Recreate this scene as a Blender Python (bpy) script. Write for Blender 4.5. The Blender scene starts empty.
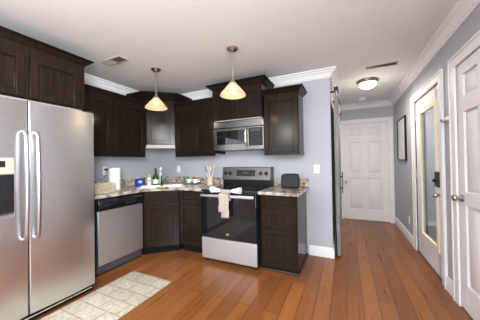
import bpy, bmesh, math, random
from mathutils import Vector, Matrix
random.seed(4)
S = bpy.context.scene
C = S.collection
PI = math.pi
# ------------------------------------------------------------------ camera, world, lights, exposure
FPX, YAW, PITCH, ROLL, CH = 223.54, 0.4453, 0.0097, -0.0152, 1.2553
cd = bpy.data.cameras.new('camera'); cam = bpy.data.objects.new('camera', cd); C.objects.link(cam)
cd.sensor_width = 36.0; cd.lens = FPX * 36.0 / 480.0; cd.clip_start = 0.05
_f = Vector((-math.sin(YAW)*math.cos(PITCH), math.cos(YAW)*math.cos(PITCH), math.sin(PITCH)))
_r = Vector((math.cos(YAW), math.sin(YAW), 0)); _u = _r.cross(_f)
_r2 = math.cos(ROLL)*_r + math.sin(ROLL)*_u; _u2 = -math.sin(ROLL)*_r + math.cos(ROLL)*_u
_m = Matrix((_r2, _u2, -_f)).transposed().to_4x4(); _m.translation = (0, 0, CH)
cam.matrix_world = _m
S.camera = cam
S.view_settings.view_transform = 'Standard'; S.view_settings.look = 'None'
S.view_settings.gamma = 1.0; S.view_settings.use_curve_mapping = False
S.view_settings.exposure = 0.33
W = bpy.data.worlds.new('world'); S.world = W; W.use_nodes = True
_bg = W.node_tree.nodes['Background']; _bg.inputs[0].default_value = (0.80, 0.88, 1.0, 1); _bg.inputs[1].default_value = 1.0

def area(name, loc, rot, sx, sy, power, col):
    l = bpy.data.lights.new(name, 'AREA'); l.shape = 'RECTANGLE'; l.size = sx; l.size_y = sy; l.energy = power; l.color = col
    o = bpy.data.objects.new(name, l); C.objects.link(o); o.location = loc; o.rotation_euler = rot; return o
def bulb(name, loc, power, col, r=0.03, parent=None):
    l = bpy.data.lights.new(name, 'POINT'); l.energy = power; l.color = col; l.shadow_soft_size = r
    o = bpy.data.objects.new(name, l); C.objects.link(o); o.location = loc; o.parent = parent; return o
# daylight through the big windows behind the camera (rear wall and right wall)
area('daylight_rear', (-1.25, -3.16, 1.35), (math.radians(90), 0, 0), 3.2, 1.9, 60, (0.84, 0.92, 1.0))
area('daylight_right', (0.83, -0.86, 1.62), (math.radians(90), 0, math.radians(90)), 0.9, 1.2, 190, (0.92, 0.96, 1.0))
# unseen lamps behind the camera: first read off cabinet shadows, second added as fill
bulb('living_room_light', (0.10, -0.80, 2.16), 84, (1.0, 0.97, 0.94), 0.16)
bulb('living_room_light', (-1.70, -1.50, 2.16), 72, (1.0, 0.97, 0.94), 0.16)

# ------------------------------------------------------------------ dimensions
LW, BW, EX, RX, HE, ZC = -3.13, 3.12, -0.18, 0.859, 5.31, 2.44
REAR = -3.2

# ------------------------------------------------------------------ materials
def mat(name, col, rough=0.5, metal=0.0, spec=0.5, coat=0.0):
    m = bpy.data.materials.new(name); m.use_nodes = True
    b = m.node_tree.nodes['Principled BSDF']
    b.inputs['Base Color'].default_value = (*col, 1); b.inputs['Roughness'].default_value = rough
    b.inputs['Metallic'].default_value = metal; b.inputs['Specular IOR Level'].default_value = spec
    b.inputs['Coat Weight'].default_value = coat
    return m
def nd(m, t, **k):
    n = m.node_tree.nodes.new(t)
    for a, v in k.items(): setattr(n, a, v)
    return n
def lk(m, a, b): m.node_tree.links.new(a, b)
def ramp(m, stops):
    n = nd(m, 'ShaderNodeValToRGB'); e = n.color_ramp.elements
    while len(e) < len(stops): e.new(0.5)
    for i, (p, c) in enumerate(stops): e[i].position = p; e[i].color = (*c, 1)
    return n
def coords(m, scale=(1, 1, 1), rot=(0, 0, 0), out='Object', loc=(0, 0, 0)):
    t = nd(m, 'ShaderNodeTexCoord'); p = nd(m, 'ShaderNodeMapping')
    p.inputs['Scale'].default_value = scale; p.inputs['Rotation'].default_value = rot; p.inputs['Location'].default_value = loc
    lk(m, t.outputs[out], p.inputs['Vector']); return p.outputs['Vector']
def noisy(name, c1, c2, scale=(8, 8, 8), rough=0.5, metal=0.0, nscale=1.0, detail=4, lo=0.35, hi=0.65, bump=0.0, coat=0.0, spec=0.5):
    m = mat(name, c1, rough, metal, spec, coat); b = m.node_tree.nodes['Principled BSDF']
    v = coords(m, scale); n = nd(m, 'ShaderNodeTexNoise'); n.inputs['Scale'].default_value = nscale; n.inputs['Detail'].default_value = detail
    lk(m, v, n.inputs['Vector']); r = ramp(m, [(lo, c1), (hi, c2)]); lk(m, n.outputs['Fac'], r.inputs['Fac'])
    lk(m, r.outputs['Color'], b.inputs['Base Color'])
    if bump:
        bp = nd(m, 'ShaderNodeBump'); bp.inputs['Strength'].default_value = bump; bp.inputs['Distance'].default_value = 0.002
        lk(m, n.outputs['Fac'], bp.inputs['Height']); lk(m, bp.outputs['Normal'], b.inputs['Normal'])
    return m
def glow(name, col, strength, base=(0.9, 0.88, 0.82)):
    m = mat(name, base, 0.35); b = m.node_tree.nodes['Principled BSDF']
    b.inputs['Emission Color'].default_value = (*col, 1); b.inputs['Emission Strength'].default_value = strength
    return m
M = {}
M['wall'] = noisy('wall_paint', (0.395, 0.408, 0.450), (0.410, 0.423, 0.465), (30, 30, 30), 0.62, bump=0.05)
M['ceil'] = noisy('ceiling_paint', (0.76, 0.765, 0.765), (0.78, 0.785, 0.785), (40, 40, 40), 0.85, bump=0.06)
M['trim'] = noisy('white_trim_paint', (0.76, 0.755, 0.765), (0.78, 0.775, 0.785), (3, 3, 3), 0.5, spec=0.3)
M['doorw'] = noisy('white_door_paint', (0.74, 0.735, 0.745), (0.76, 0.755, 0.765), (3, 3, 3), 0.58, spec=0.3)
M['cream'] = noisy('cream_plastic', (0.78, 0.74, 0.58), (0.80, 0.76, 0.60), (3, 3, 3), 0.4)
M['wood'] = noisy('espresso_wood', (0.0115, 0.0073, 0.0052), (0.0200, 0.0128, 0.0093), (40, 40, 2.2), 0.19, nscale=1.0, detail=6, spec=0.14)
M['woodin'] = noisy('cabinet_underside_laminate', (0.40, 0.36, 0.31), (0.44, 0.40, 0.35), (12, 12, 3), 0.5)
M['steel'] = noisy('brushed_stainless', (0.62, 0.62, 0.635), (0.68, 0.68, 0.695), (2, 2, 160), 0.29, 1.0)
M['steel3'] = noisy('handle_steel', (0.40, 0.40, 0.41), (0.45, 0.45, 0.46), (4, 4, 60), 0.30, 1.0)
M['steel4'] = noisy('dull_brushed_stainless', (0.60, 0.60, 0.61), (0.66, 0.66, 0.67), (2, 2, 160), 0.50, 1.0)
M['steel2'] = noisy('polished_steel', (0.70, 0.70, 0.71), (0.74, 0.74, 0.75), (4, 4, 4), 0.16, 1.0)
M['nickel'] = noisy('satin_nickel', (0.45, 0.42, 0.38), (0.52, 0.49, 0.45), (6, 6, 6), 0.28, 1.0)
M['bronze'] = noisy('oil_bronze', (0.20, 0.15, 0.10), (0.27, 0.20, 0.14), (6, 6, 6), 0.35, 1.0)
M['black'] = noisy('black_plastic', (0.008, 0.008, 0.009), (0.012, 0.012, 0.013), (9, 9, 9), 0.4, spec=0.25)
M['iron'] = noisy('black_iron', (0.010, 0.010, 0.012), (0.016, 0.016, 0.018), (9, 9, 9), 0.35, spec=0.3)
M['blackglass'] = noisy('black_glass', (0.006, 0.006, 0.008), (0.008, 0.008, 0.010), (2, 2, 2), 0.06)
M['greyplas'] = noisy('grey_plastic', (0.045, 0.045, 0.048), (0.06, 0.06, 0.064), (9, 9, 9), 0.4)
M['bezel'] = noisy('beige_plastic', (0.36, 0.335, 0.28), (0.39, 0.365, 0.31), (9, 9, 9), 0.4)
M['white'] = noisy('white_plastic', (0.80, 0.80, 0.80), (0.83, 0.83, 0.83), (9, 9, 9), 0.35)
M['ceramic'] = noisy('white_ceramic', (0.82, 0.82, 0.81), (0.85, 0.85, 0.84), (9, 9, 9), 0.12)
M['paper'] = noisy('paper_towel', (0.84, 0.83, 0.81), (0.88, 0.87, 0.85), (80, 80, 80), 0.9, bump=0.3)
M['blue'] = noisy('blue_plastic', (0.01, 0.03, 0.26), (0.015, 0.045, 0.32), (9, 9, 9), 0.3)
M['yellow'] = noisy('yellow_plastic', (0.58, 0.60, 0.06), (0.64, 0.66, 0.10), (30, 30, 30), 0.5)
M['amber'] = noisy('pale_amber_plastic', (0.62, 0.48, 0.22), (0.66, 0.52, 0.26), (9, 9, 9), 0.35)
M['green'] = noisy('dark_green_glass', (0.015, 0.06, 0.015), (0.02, 0.08, 0.02), (9, 9, 9), 0.1)
M['palegreen'] = noisy('pale_green_plastic', (0.40, 0.60, 0.48), (0.45, 0.66, 0.53), (9, 9, 9), 0.25)
M['leaf'] = noisy('green_paint', (0.03, 0.16, 0.03), (0.06, 0.24, 0.05), (30, 30, 30), 0.4)
M['beigecloth'] = noisy('beige_terry', (0.34, 0.285, 0.24), (0.40, 0.34, 0.29), (90, 90, 90), 0.95, bump=0.5)
M['whitecloth'] = noisy('white_terry', (0.62, 0.62, 0.64), (0.68, 0.68, 0.70), (90, 90, 90), 0.95, bump=0.5)
M['crock'] = noisy('beige_stoneware', (0.55, 0.46, 0.38), (0.62, 0.53, 0.45), (20, 20, 20), 0.4)
M['barn'] = noisy('weathered_grey_wood', (0.13, 0.125, 0.125), (0.27, 0.26, 0.26), (30, 30, 1.6), 0.7, detail=8, bump=0.3)
M['carpet'] = noisy('grey_entry_mat', (0.22, 0.21, 0.20), (0.32, 0.31, 0.29), (60, 60, 60), 0.95, bump=0.4)
M['mat_art'] = noisy('pale_print', (0.62, 0.62, 0.62), (0.72, 0.71, 0.70), (3, 3, 3), 0.5)
def shade_glass():
    m = bpy.data.materials.new('frosted_glass_shade'); m.use_nodes = True; nt = m.node_tree
    for n in list(nt.nodes): nt.nodes.remove(n)
    o = nd(m, 'ShaderNodeOutputMaterial'); d = nd(m, 'ShaderNodeBsdfDiffuse'); t = nd(m, 'ShaderNodeBsdfTranslucent'); g = nd(m, 'ShaderNodeBsdfGlossy'); p = nd(m, 'ShaderNodeBsdfTransparent')
    d.inputs[0].default_value = (0.50, 0.46, 0.39, 1); t.inputs[0].default_value = (0.62, 0.53, 0.40, 1); g.inputs[1].default_value = 0.25; p.inputs[0].default_value = (1.0, 0.90, 0.74, 1)
    a = nd(m, 'ShaderNodeMixShader'); a.inputs[0].default_value = 0.38; lk(m, d.outputs[0], a.inputs[1]); lk(m, t.outputs[0], a.inputs[2])
    c = nd(m, 'ShaderNodeMixShader'); c.inputs[0].default_value = 0.35; lk(m, a.outputs[0], c.inputs[1]); lk(m, p.outputs[0], c.inputs[2])
    e = nd(m, 'ShaderNodeMixShader'); e.inputs[0].default_value = 0.06; lk(m, c.outputs[0], e.inputs[1]); lk(m, g.outputs[0], e.inputs[2]); lk(m, e.outputs[0], o.inputs[0])
    return m
M['shade'] = shade_glass()
M['bulb'] = glow('lamp_bulb', (1.0, 0.86, 0.64), 5.0)
M['bowl'] = glow('lit_glass_bowl', (1.0, 0.93, 0.80), 1.1)
M['display'] = glow('clock_display', (0.25, 0.5, 0.6), 0.05, (0.01, 0.012, 0.014))

def clear_glass():
    m = bpy.data.materials.new('clear_door_glass'); m.use_nodes = True; nt = m.node_tree
    for n in list(nt.nodes): nt.nodes.remove(n)
    o = nd(m, 'ShaderNodeOutputMaterial'); g = nd(m, 'ShaderNodeBsdfGlossy'); t = nd(m, 'ShaderNodeBsdfTransparent'); x = nd(m, 'ShaderNodeMixShader')
    g.inputs['Roughness'].default_value = 0.02; t.inputs['Color'].default_value = (0.86, 0.88, 0.88, 1)
    f = nd(m, 'ShaderNodeFresnel'); f.inputs['IOR'].default_value = 1.5
    ge = nd(m, 'ShaderNodeNewGeometry'); inv = nd(m, 'ShaderNodeMath', operation='SUBTRACT'); inv.inputs[0].default_value = 1.0; lk(m, ge.outputs['Backfacing'], inv.inputs[1])
    mu = nd(m, 'ShaderNodeMath', operation='MULTIPLY'); lk(m, f.outputs[0], mu.inputs[0]); lk(m, inv.outputs[0], mu.inputs[1])
    lk(m, mu.outputs[0], x.inputs[0]); lk(m, t.outputs[0], x.inputs[1]); lk(m, g.outputs[0], x.inputs[2]); lk(m, x.outputs[0], o.inputs[0])
    return m
M['glass'] = clear_glass()

def floor_mat():
    m = mat('hardwood_planks', (0.2, 0.1, 0.05), 0.3, spec=0.32); b = m.node_tree.nodes['Principled BSDF']
    v = coords(m, rot=(0, 0, PI/2), loc=(0.3, 0.02, 0))
    k = nd(m, 'ShaderNodeTexBrick'); k.offset = 0.37; k.offset_frequency = 2
    k.inputs['Scale'].default_value = 1.0; k.inputs['Brick Width'].default_value = 1.5; k.inputs['Row Height'].default_value = 0.127
    k.inputs['Mortar Size'].default_value = 0.0030; k.inputs['Mortar Smooth'].default_value = 0.3; k.inputs['Bias'].default_value = 0.0
    k.inputs['Color1'].default_value = (0, 0, 0, 1); k.inputs['Color2'].default_value = (1, 1, 1, 1); k.inputs['Mortar'].default_value = (0.5, 0.5, 0.5, 1)
    lk(m, v, k.inputs['Vector'])
    r = ramp(m, [(0.0, (0.175, 0.059, 0.015)), (0.5, (0.215, 0.076, 0.021)), (1.0, (0.268, 0.101, 0.031))])
    lk(m, k.outputs['Color'], r.inputs['Fac'])
    g = nd(m, 'ShaderNodeTexNoise'); g.inputs['Scale'].default_value = 1.0; g.inputs['Detail'].default_value = 8
    gv = coords(m, (34, 1.7, 1)); lk(m, gv, g.inputs['Vector'])
    gr = ramp(m, [(0.30, (0.86, 0.84, 0.83)), (0.65, (1.05, 1.05, 1.05))]); lk(m, g.outputs['Fac'], gr.inputs['Fac'])
    mx = nd(m, 'ShaderNodeMix', data_type='RGBA', blend_type='MULTIPLY'); mx.inputs[0].default_value = 1.0
    lk(m, r.outputs['Color'], mx.inputs[6]); lk(m, gr.outputs['Color'], mx.inputs[7])
    d = nd(m, 'ShaderNodeMix', data_type='RGBA', blend_type='MIX'); d.inputs[7].default_value = (0.045, 0.017, 0.009, 1)
    lk(m, k.outputs['Fac'], d.inputs[0]); lk(m, mx.outputs[2], d.inputs[6]); lk(m, d.outputs[2], b.inputs['Base Color'])
    rr = ramp(m, [(0.3, (0.27, 0.27, 0.27)), (0.7, (0.32, 0.32, 0.32))]); lk(m, g.outputs['Fac'], rr.inputs['Fac']); lk(m, rr.outputs['Color'], b.inputs['Roughness'])
    bp = nd(m, 'ShaderNodeBump'); bp.inputs['Strength'].default_value = 0.12; bp.inputs['Distance'].default_value = 0.002; bp.invert = True
    lk(m, k.outputs['Fac'], bp.inputs['Height']); lk(m, bp.outputs['Normal'], b.inputs['Normal'])
    return m
M['floor'] = floor_mat()

def granite():
    m = mat('beige_granite', (0.4, 0.35, 0.3), 0.22); b = m.node_tree.nodes['Principled BSDF']
    v = coords(m)
    n1 = nd(m, 'ShaderNodeTexNoise'); n1.inputs['Scale'].default_value = 16; n1.inputs['Detail'].default_value = 8; n1.inputs['Roughness'].default_value = 0.7
    lk(m, v, n1.inputs['Vector'])
    r = ramp(m, [(0.36, (0.10, 0.075, 0.055)), (0.46, (0.30, 0.24, 0.19)), (0.56, (0.47, 0.42, 0.37)), (0.70, (0.62, 0.58, 0.54))])
    lk(m, n1.outputs['Fac'], r.inputs['Fac'])
    n2 = nd(m, 'ShaderNodeTexVoronoi'); n2.inputs['Scale'].default_value = 55; lk(m, v, n2.inputs['Vector'])
    r2 = ramp(m, [(0.05, (0.35, 0.30, 0.27)), (0.30, (1, 1, 1))]); lk(m, n2.outputs['Distance'], r2.inputs['Fac'])
    mx = nd(m, 'ShaderNodeMix', data_type='RGBA', blend_type='MULTIPLY'); mx.inputs[0].default_value = 0.8
    lk(m, r.outputs['Color'], mx.inputs[6]); lk(m, r2.outputs['Color'], mx.inputs[7]); lk(m, mx.outputs[2], b.inputs['Base Color'])
    return m
M['granite'] = granite()

def rug_mat():
    m = mat('cream_patchwork_rug', (0.6, 0.55, 0.45), 0.95); b = m.node_tree.nodes['Principled BSDF']
    v = coords(m)
    k = nd(m, 'ShaderNodeTexBrick'); k.offset = 0.45
    k.inputs['Scale'].default_value = 1.0; k.inputs['Brick Width'].default_value = 0.23; k.inputs['Row Height'].default_value = 0.145
    k.inputs['Mortar Size'].default_value = 0.007; k.inputs['Mortar Smooth'].default_value = 0.4
    k.inputs['Color1'].default_value = (0.44, 0.41, 0.33, 1); k.inputs['Color2'].default_value = (0.385, 0.35, 0.27, 1); k.inputs['Mortar'].default_value = (0.28, 0.245, 0.185, 1)
    lk(m, v, k.inputs['Vector'])
    n = nd(m, 'ShaderNodeTexNoise'); n.inputs['Scale'].default_value = 38; n.inputs['Detail'].default_value = 6; lk(m, v, n.inputs['Vector'])
    r = ramp(m, [(0.36, (0.80, 0.77, 0.73)), (0.58, (1.04, 1.04, 1.04))]); lk(m, n.outputs['Fac'], r.inputs['Fac'])
    mx = nd(m, 'ShaderNodeMix', data_type='RGBA', blend_type='MULTIPLY'); mx.inputs[0].default_value = 1.0
    lk(m, k.outputs['Color'], mx.inputs[6]); lk(m, r.outputs['Color'], mx.inputs[7]); lk(m, mx.outputs[2], b.inputs['Base Color'])
    return m
M['rug'] = rug_mat()

M['wicker'] = noisy('pale_wicker', (0.50, 0.42, 0.28), (0.70, 0.62, 0.46), (60, 60, 60), 0.7)
M['steelrefl2'] = noisy('satin_stainless_reflecting_dark', (0.125, 0.12, 0.112), (0.15, 0.145, 0.135), (2, 2, 160), 0.45, 1.0)  # backguard stainless, its dark reflections put into the base colour
M['steelrefl'] = noisy('stainless_reflecting_dark', (0.165, 0.16, 0.155), (0.20, 0.195, 0.19), (2, 2, 160), 0.25, 1.0)  # ordinary stainless of the microwave, darkened in colour to stand for dim reflections
M['toe'] = noisy('matte_black_plinth', (0.004, 0.004, 0.004), (0.006, 0.006, 0.006), (9, 9, 9), 0.8, spec=0.1)
# ------------------------------------------------------------------ mesh helpers
class MB:
    def __init__(s): s.bm = bmesh.new()
    def box(s, x0, x1, y0, y1, z0, z1):
        v = [s.bm.verts.new(p) for p in ((x0,y0,z0),(x1,y0,z0),(x1,y1,z0),(x0,y1,z0),(x0,y0,z1),(x1,y0,z1),(x1,y1,z1),(x0,y1,z1))]
        for q in ((0,3,2,1),(4,5,6,7),(0,1,5,4),(1,2,6,5),(2,3,7,6),(3,0,4,7)): s.bm.faces.new([v[i] for i in q])
        return s
    def prism(s, pts, z0, z1):
        a = [s.bm.verts.new((x, y, z0)) for x, y in pts]; b = [s.bm.verts.new((x, y, z1)) for x, y in pts]; n = len(pts)
        s.bm.faces.new(a[::-1]); s.bm.faces.new(b)
        for i in range(n): s.bm.faces.new((a[i], a[(i+1) % n], b[(i+1) % n], b[i]))
        return s
    def extr(s, pts3, d):          # a polygon of 3d points swept along vector d
        d = Vector(d); a = [s.bm.verts.new(p) for p in pts3]; b = [s.bm.verts.new(Vector(p)+d) for p in pts3]; n = len(a)
        s.bm.faces.new(a[::-1]); s.bm.faces.new(b)
        for i in range(n): s.bm.faces.new((a[i], a[(i+1) % n], b[(i+1) % n], b[i]))
        return s
    def tube(s, pts, r, n=10, r1=None):
        pts = [Vector(p) for p in pts]; rings = []
        for i, p in enumerate(pts):
            t = (pts[min(i+1, len(pts)-1)] - pts[max(i-1, 0)]).normalized()
            a = t.orthogonal().normalized() if i == 0 else (rings_u - t*rings_u.dot(t)).normalized()
            rings_u = a; bb = t.cross(a)
            rr = r if r1 is None else r + (r1-r)*i/(len(pts)-1)
            rings.append([s.bm.verts.new(p + rr*(math.cos(2*PI*k/n)*a + math.sin(2*PI*k/n)*bb)) for k in range(n)])
        for i in range(len(rings)-1):
            for k in range(n): s.bm.faces.new((rings[i][k], rings[i][(k+1) % n], rings[i+1][(k+1) % n], rings[i+1][k]))
        s.bm.faces.new(rings[0][::-1]); s.bm.faces.new(rings[-1]); return s
    def lathe(s, prof, c=(0, 0, 0), n=28, axis='z', sx=1.0, sy=1.0):
        rings = []
        def P(r, h, a):
            x, y = r*math.cos(a)*sx, r*math.sin(a)*sy
            q = {'z': (x, y, h), 'x': (h, x, y), 'y': (x, h, y)}[axis]
            return (q[0]+c[0], q[1]+c[1], q[2]+c[2])
        for r, h in prof:
            if r < 1e-6: rings.append([s.bm.verts.new(P(0, h, 0))])
            else: rings.append([s.bm.verts.new(P(r, h, 2*PI*k/n)) for k in range(n)])
        for A, B in zip(rings, rings[1:]):
            for k in range(n):
                k2 = (k+1) % n
                if len(A) == 1 and len(B) == 1: continue
                if len(A) == 1: s.bm.faces.new((A[0], B[k2], B[k]))
                elif len(B) == 1: s.bm.faces.new((A[k], A[k2], B[0]))
                else: s.bm.faces.new((A[k], A[k2], B[k2], B[k]))
        return s
    def sweep(s, path, prof):      # profile of (offset to the right of the path, z), mitred at the corners
        P = [Vector((p[0], p[1])) for p in path]; rings = []
        for i, p in enumerate(P):
            ns = []
            if i > 0: d = (P[i]-P[i-1]).normalized(); ns.append(Vector((d.y, -d.x)))
            if i < len(P)-1: d = (P[i+1]-P[i]).normalized(); ns.append(Vector((d.y, -d.x)))
            if len(ns) == 2: m = (ns[0]+ns[1]); m = m / m.dot(ns[0])
            else: m = ns[0]
            rings.append([s.bm.verts.new((p.x+m.x*o, p.y+m.y*o, z)) for o, z in prof])
        n = len(prof)
        for A, B in zip(rings, rings[1:]):
            for k in range(n): s.bm.faces.new((A[k], A[(k+1) % n], B[(k+1) % n], B[k]))
        s.bm.faces.new(rings[0]); s.bm.faces.new(rings[-1][::-1]); return s
    def move(s, mtx): bmesh.ops.transform(s.bm, matrix=mtx, verts=s.bm.verts); return s
    def build(s, name, m, parent=None, bevel=0.0, seg=2, loc=None, solid=0.0):
        bmesh.ops.recalc_face_normals(s.bm, faces=s.bm.faces)
        me = bpy.data.meshes.new(name); s.bm.to_mesh(me); s.bm.free()
        me.materials.append(M[m])
        for p in me.polygons: p.use_smooth = True
        me.set_sharp_from_angle(angle=math.radians(32))
        o = bpy.data.objects.new(name, me); C.objects.link(o)
        if parent: o.parent = parent
        if loc: o.location = loc
        if solid:
            md = o.modifiers.new('Solid', 'SOLIDIFY'); md.thickness = solid; md.offset = 0
        if bevel:
            md = o.modifiers.new('Bevel', 'BEVEL'); md.width = bevel; md.segments = seg; md.limit_method = 'ANGLE'; md.angle_limit = math.radians(40)
        return o
def box(*a): return MB().box(*a)
def tag(o, label=None, cat=None, group=None, kind=None):
    if label: o['label'] = label
    if cat: o['category'] = cat
    if group: o['group'] = group
    if kind: o['kind'] = kind
    return o
def thing(name, label, cat, loc=(0, 0, 0), rz=0.0, group=None, kind=None):
    o = bpy.data.objects.new(name, None); C.objects.link(o); o.empty_display_size = 0.1
    o.location = loc; o.rotation_euler = (0, 0, rz); return tag(o, label, cat, group, kind)
def copy_tree(o, parent=None):
    c = o.copy(); C.objects.link(c); c.parent = parent
    for ch in list(o.children): copy_tree(ch, c)
    return c
def st(o, label=None, cat=None): return tag(o, label, cat, None, 'structure')
def arc(cx, cy, r, a0, a1, n): return [(cx+r*math.cos(a0+(a1-a0)*i/n), cy+r*math.sin(a0+(a1-a0)*i/n)) for i in range(n+1)]

# ------------------------------------------------------------------ the setting
T = 0.12
VX = 2.7                                                       # far side of the entry behind the glass door
st(box(LW-T, RX+T, REAR-T, HE+T, -0.1, 0).build('floor', 'floor'), 'reddish brown hardwood plank floor', 'floor')
st(box(LW-T, RX+T, REAR-T, HE+T, ZC, ZC+0.1).build('ceiling', 'ceil'), 'flat off white painted ceiling', 'ceiling')
st(box(LW-T, LW, REAR-T, BW+T, 0, ZC).build('wall_left', 'wall'), 'pale blue grey wall behind the dishwasher', 'wall')
st(box(LW, EX, BW, BW+T, 0, ZC).build('wall_back', 'wall'), 'pale blue grey wall behind the stove', 'wall')
st(box(EX-T, EX, BW+T, HE, 0, ZC).build('wall_hall_left', 'wall'), 'left hallway wall behind the sliding barn door', 'wall')
D1 = (-0.085, 0.765)      # hall end door opening x
b = MB(); b.box(EX-T, D1[0]-0.02, HE, HE+T, 0, ZC); b.box(D1[1]+0.02, RX, HE, HE+T, 0, ZC); b.box(D1[0]-0.02, D1[1]+0.02, HE, HE+T, 2.06, ZC)
st(b.build('wall_hall_end', 'wall'), 'grey wall around the door at the end of the hallway', 'wall')
G0, G1 = 2.89, 3.83       # glass door opening y
R0, R1 = 1.77, 2.53       # right six panel door opening y
WN0, WN1 = -1.36, -0.36   # window in right wall, behind the camera
b = MB()
b.box(RX, RX+T, G1, HE+T, 0, ZC); b.box(RX, RX+T, R1, G0, 0, ZC); b.box(RX, RX+T, WN1, R0, 0, ZC); b.box(RX, RX+T, REAR-T, WN0, 0, ZC)
b.box(RX, RX+T, G0, G1, 2.05, ZC); b.box(RX, RX+T, R0, R1, 2.05, ZC); b.box(RX, RX+T, WN0, WN1, 2.27, ZC); b.box(RX, RX+T, WN0, WN1, 0, 0.97)
st(b.build('wall_right', 'wall'), 'grey right hallway wall with two doors', 'wall')
b = MB(); b.box(LW, -2.9, REAR-T, REAR, 0, ZC); b.box(0.4, RX, REAR-T, REAR, 0, ZC); b.box(-2.9, 0.4, REAR-T, REAR, 0, 0.35); b.box(-2.9, 0.4, REAR-T, REAR, 2.35, ZC)
st(b.build('wall_rear', 'wall'), 'grey wall with wide window at the near end of the room', 'wall')
# entry behind the glass door
st(box(RX+T, VX, 1.2, HE+T, -0.1, 0).build('floor_entry', 'carpet'), 'grey floor seen through the glass door', 'floor')
st(box(RX+T, VX, 1.2, HE+T, ZC, ZC+0.1).build('ceiling_entry', 'ceil'), 'ceiling seen through the glass door', 'ceiling')
st(box(RX+T, VX, HE, HE+T, 0, ZC).build('wall_entry', 'wall'), 'grey wall seen through the glass door', 'wall')
b = MB(); b.box(VX, VX+T, 1.2-T, HE+T, 0, ZC); b.box(RX+T, VX, 1.2-T, 1.2, 0, ZC)
st(b.build('wall_entry_far', 'wall'), 'far grey wall of the entry behind the glass door', 'wall')
st(box(RX+T, VX, HE-0.015, HE, 0, 0.10).build('baseboard_entry', 'trim', bevel=0.004), 'white baseboard seen through the glass door', 'baseboard')
# crown moulding
CR = [(0, ZC-0.105), (0.014, ZC-0.105), (0.014, ZC-0.090), (0.024, ZC-0.086), (0.030, ZC-0.066), (0.044, ZC-0.046), (0.064, ZC-0.034), (0.064, ZC-0.022), (0.076, ZC-0.018), (0.086, ZC-0.014), (0.086, ZC), (0, ZC)]
st(MB().sweep([(LW, REAR), (LW, BW), (EX, BW), (EX, HE), (RX, HE), (RX, REAR)], CR).build('trim_1', 'trim'), 'white crown moulding around the ceiling', 'crown moulding')
BB = [(0, 0), (0.016, 0), (0.016, 0.105), (0.011, 0.118), (0.007, 0.130), (0, 0.132)]
st(MB().sweep([(-0.474, BW), (EX, BW), (EX, HE-0.001), (D1[0]-0.078, HE-0.001)], BB).build('baseboard_back', 'trim'), 'white baseboard right of the drawer cabinet', 'baseboard')
st(MB().sweep([(D1[1]+0.078, HE-0.001), (RX, HE-0.001), (RX, G1+0.091)], BB).build('baseboard_right', 'trim'), 'white baseboard along the right hallway wall', 'baseboard')
st(MB().sweep([(RX, G0-0.091), (RX, R1+0.091)], BB).build('baseboard_between', 'trim'), 'short white baseboard between the two right doors', 'baseboard')
st(MB().sweep([(RX, R0-0.091), (RX, REAR)], BB).build('baseboard_near', 'trim'), 'white baseboard beside the near right door', 'baseboard')

def six_panel(b, w, h, t):      # door slab in local x (width), y thickness (front y=0), z up
    st_ = 0.115*w/0.8; mid = 0.10*w/0.8; rails = [0.0, 0.215, 0.87, 0.975, 1.63, 1.755, 1.935, h]
    rails = [r*h/2.03 if r != h else h for r in rails]
    b.box(0, w, 0.020, t, 0, h)
    b.box(0, st_, 0, 0.020, 0, h); b.box(w-st_, w, 0, 0.020, 0, h); [b.box(w/2-mid/2, w/2+mid/2, 0, 0.020, rails[k], rails[k+1]) for k in (1, 3, 5)]
    for k in (0, 2, 4, 6): b.box(st_, w-st_, 0, 0.020, rails[k], rails[k+1])
    for k in (1, 3, 5):
        for (x0, x1) in ((st_, w/2-mid/2), (w/2+mid/2, w-st_)):
            i = 0.046; z0, z1 = rails[k], rails[k+1]
            pts_o = [(x0+0.014, z0+0.014), (x1-0.014, z0+0.014), (x1-0.014, z1-0.014), (x0+0.014, z1-0.014)]
            pts_i = [(x0+i, z0+i), (x1-i, z0+i), (x1-i, z1-i), (x0+i, z1-i)]
            A = [b.bm.verts.new((x, 0.0198, z)) for x, z in pts_o]; B = [b.bm.verts.new((x, 0.004, z)) for x, z in pts_i]
            for q in range(4): b.bm.faces.new((A[q], A[(q+1) % 4], B[(q+1) % 4], B[q]))
            b.bm.faces.new(B)
    return b
def casing(b, w, h, cw=0.09, t=0.018, jd=0.11):   # casing and jamb around opening 0..w, wall face y=0, front is -y
    b.box(-cw, 0.005, -t, 0, 0, h+cw); b.box(w-0.005, w+cw, -t, 0, 0, h+cw); b.box(0.005, w-0.005, -t, 0, h-0.005, h+cw)
    b.box(-cw, -cw+0.022, -t-0.008, -t, 0, h+cw); b.box(w+cw-0.022, w+cw, -t-0.008, -t, 0, h+cw); b.box(-cw+0.022, w+cw-0.022, -t-0.008, -t, h+cw-0.022, h+cw)
    b.box(-0.02, 0.0, 0, jd, 0, h+0.02); b.box(w, w+0.02, 0, jd, 0, h+0.02); b.box(0, w, 0, jd, h, h+0.02)
    return b
def knob(parent, x, z, name='door_knob'):
    b = MB(); b.lathe([(0, 0), (0.032, 0), (0.032, -0.006), (0.026, -0.012), (0.012, -0.014), (0.011, -0.034), (0.022, -0.040), (0.028, -0.052), (0.026, -0.064), (0.015, -0.070), (0, -0.071)], (x, 0, z), 20, 'y')
    return b.build(name, 'nickel', parent)
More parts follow.
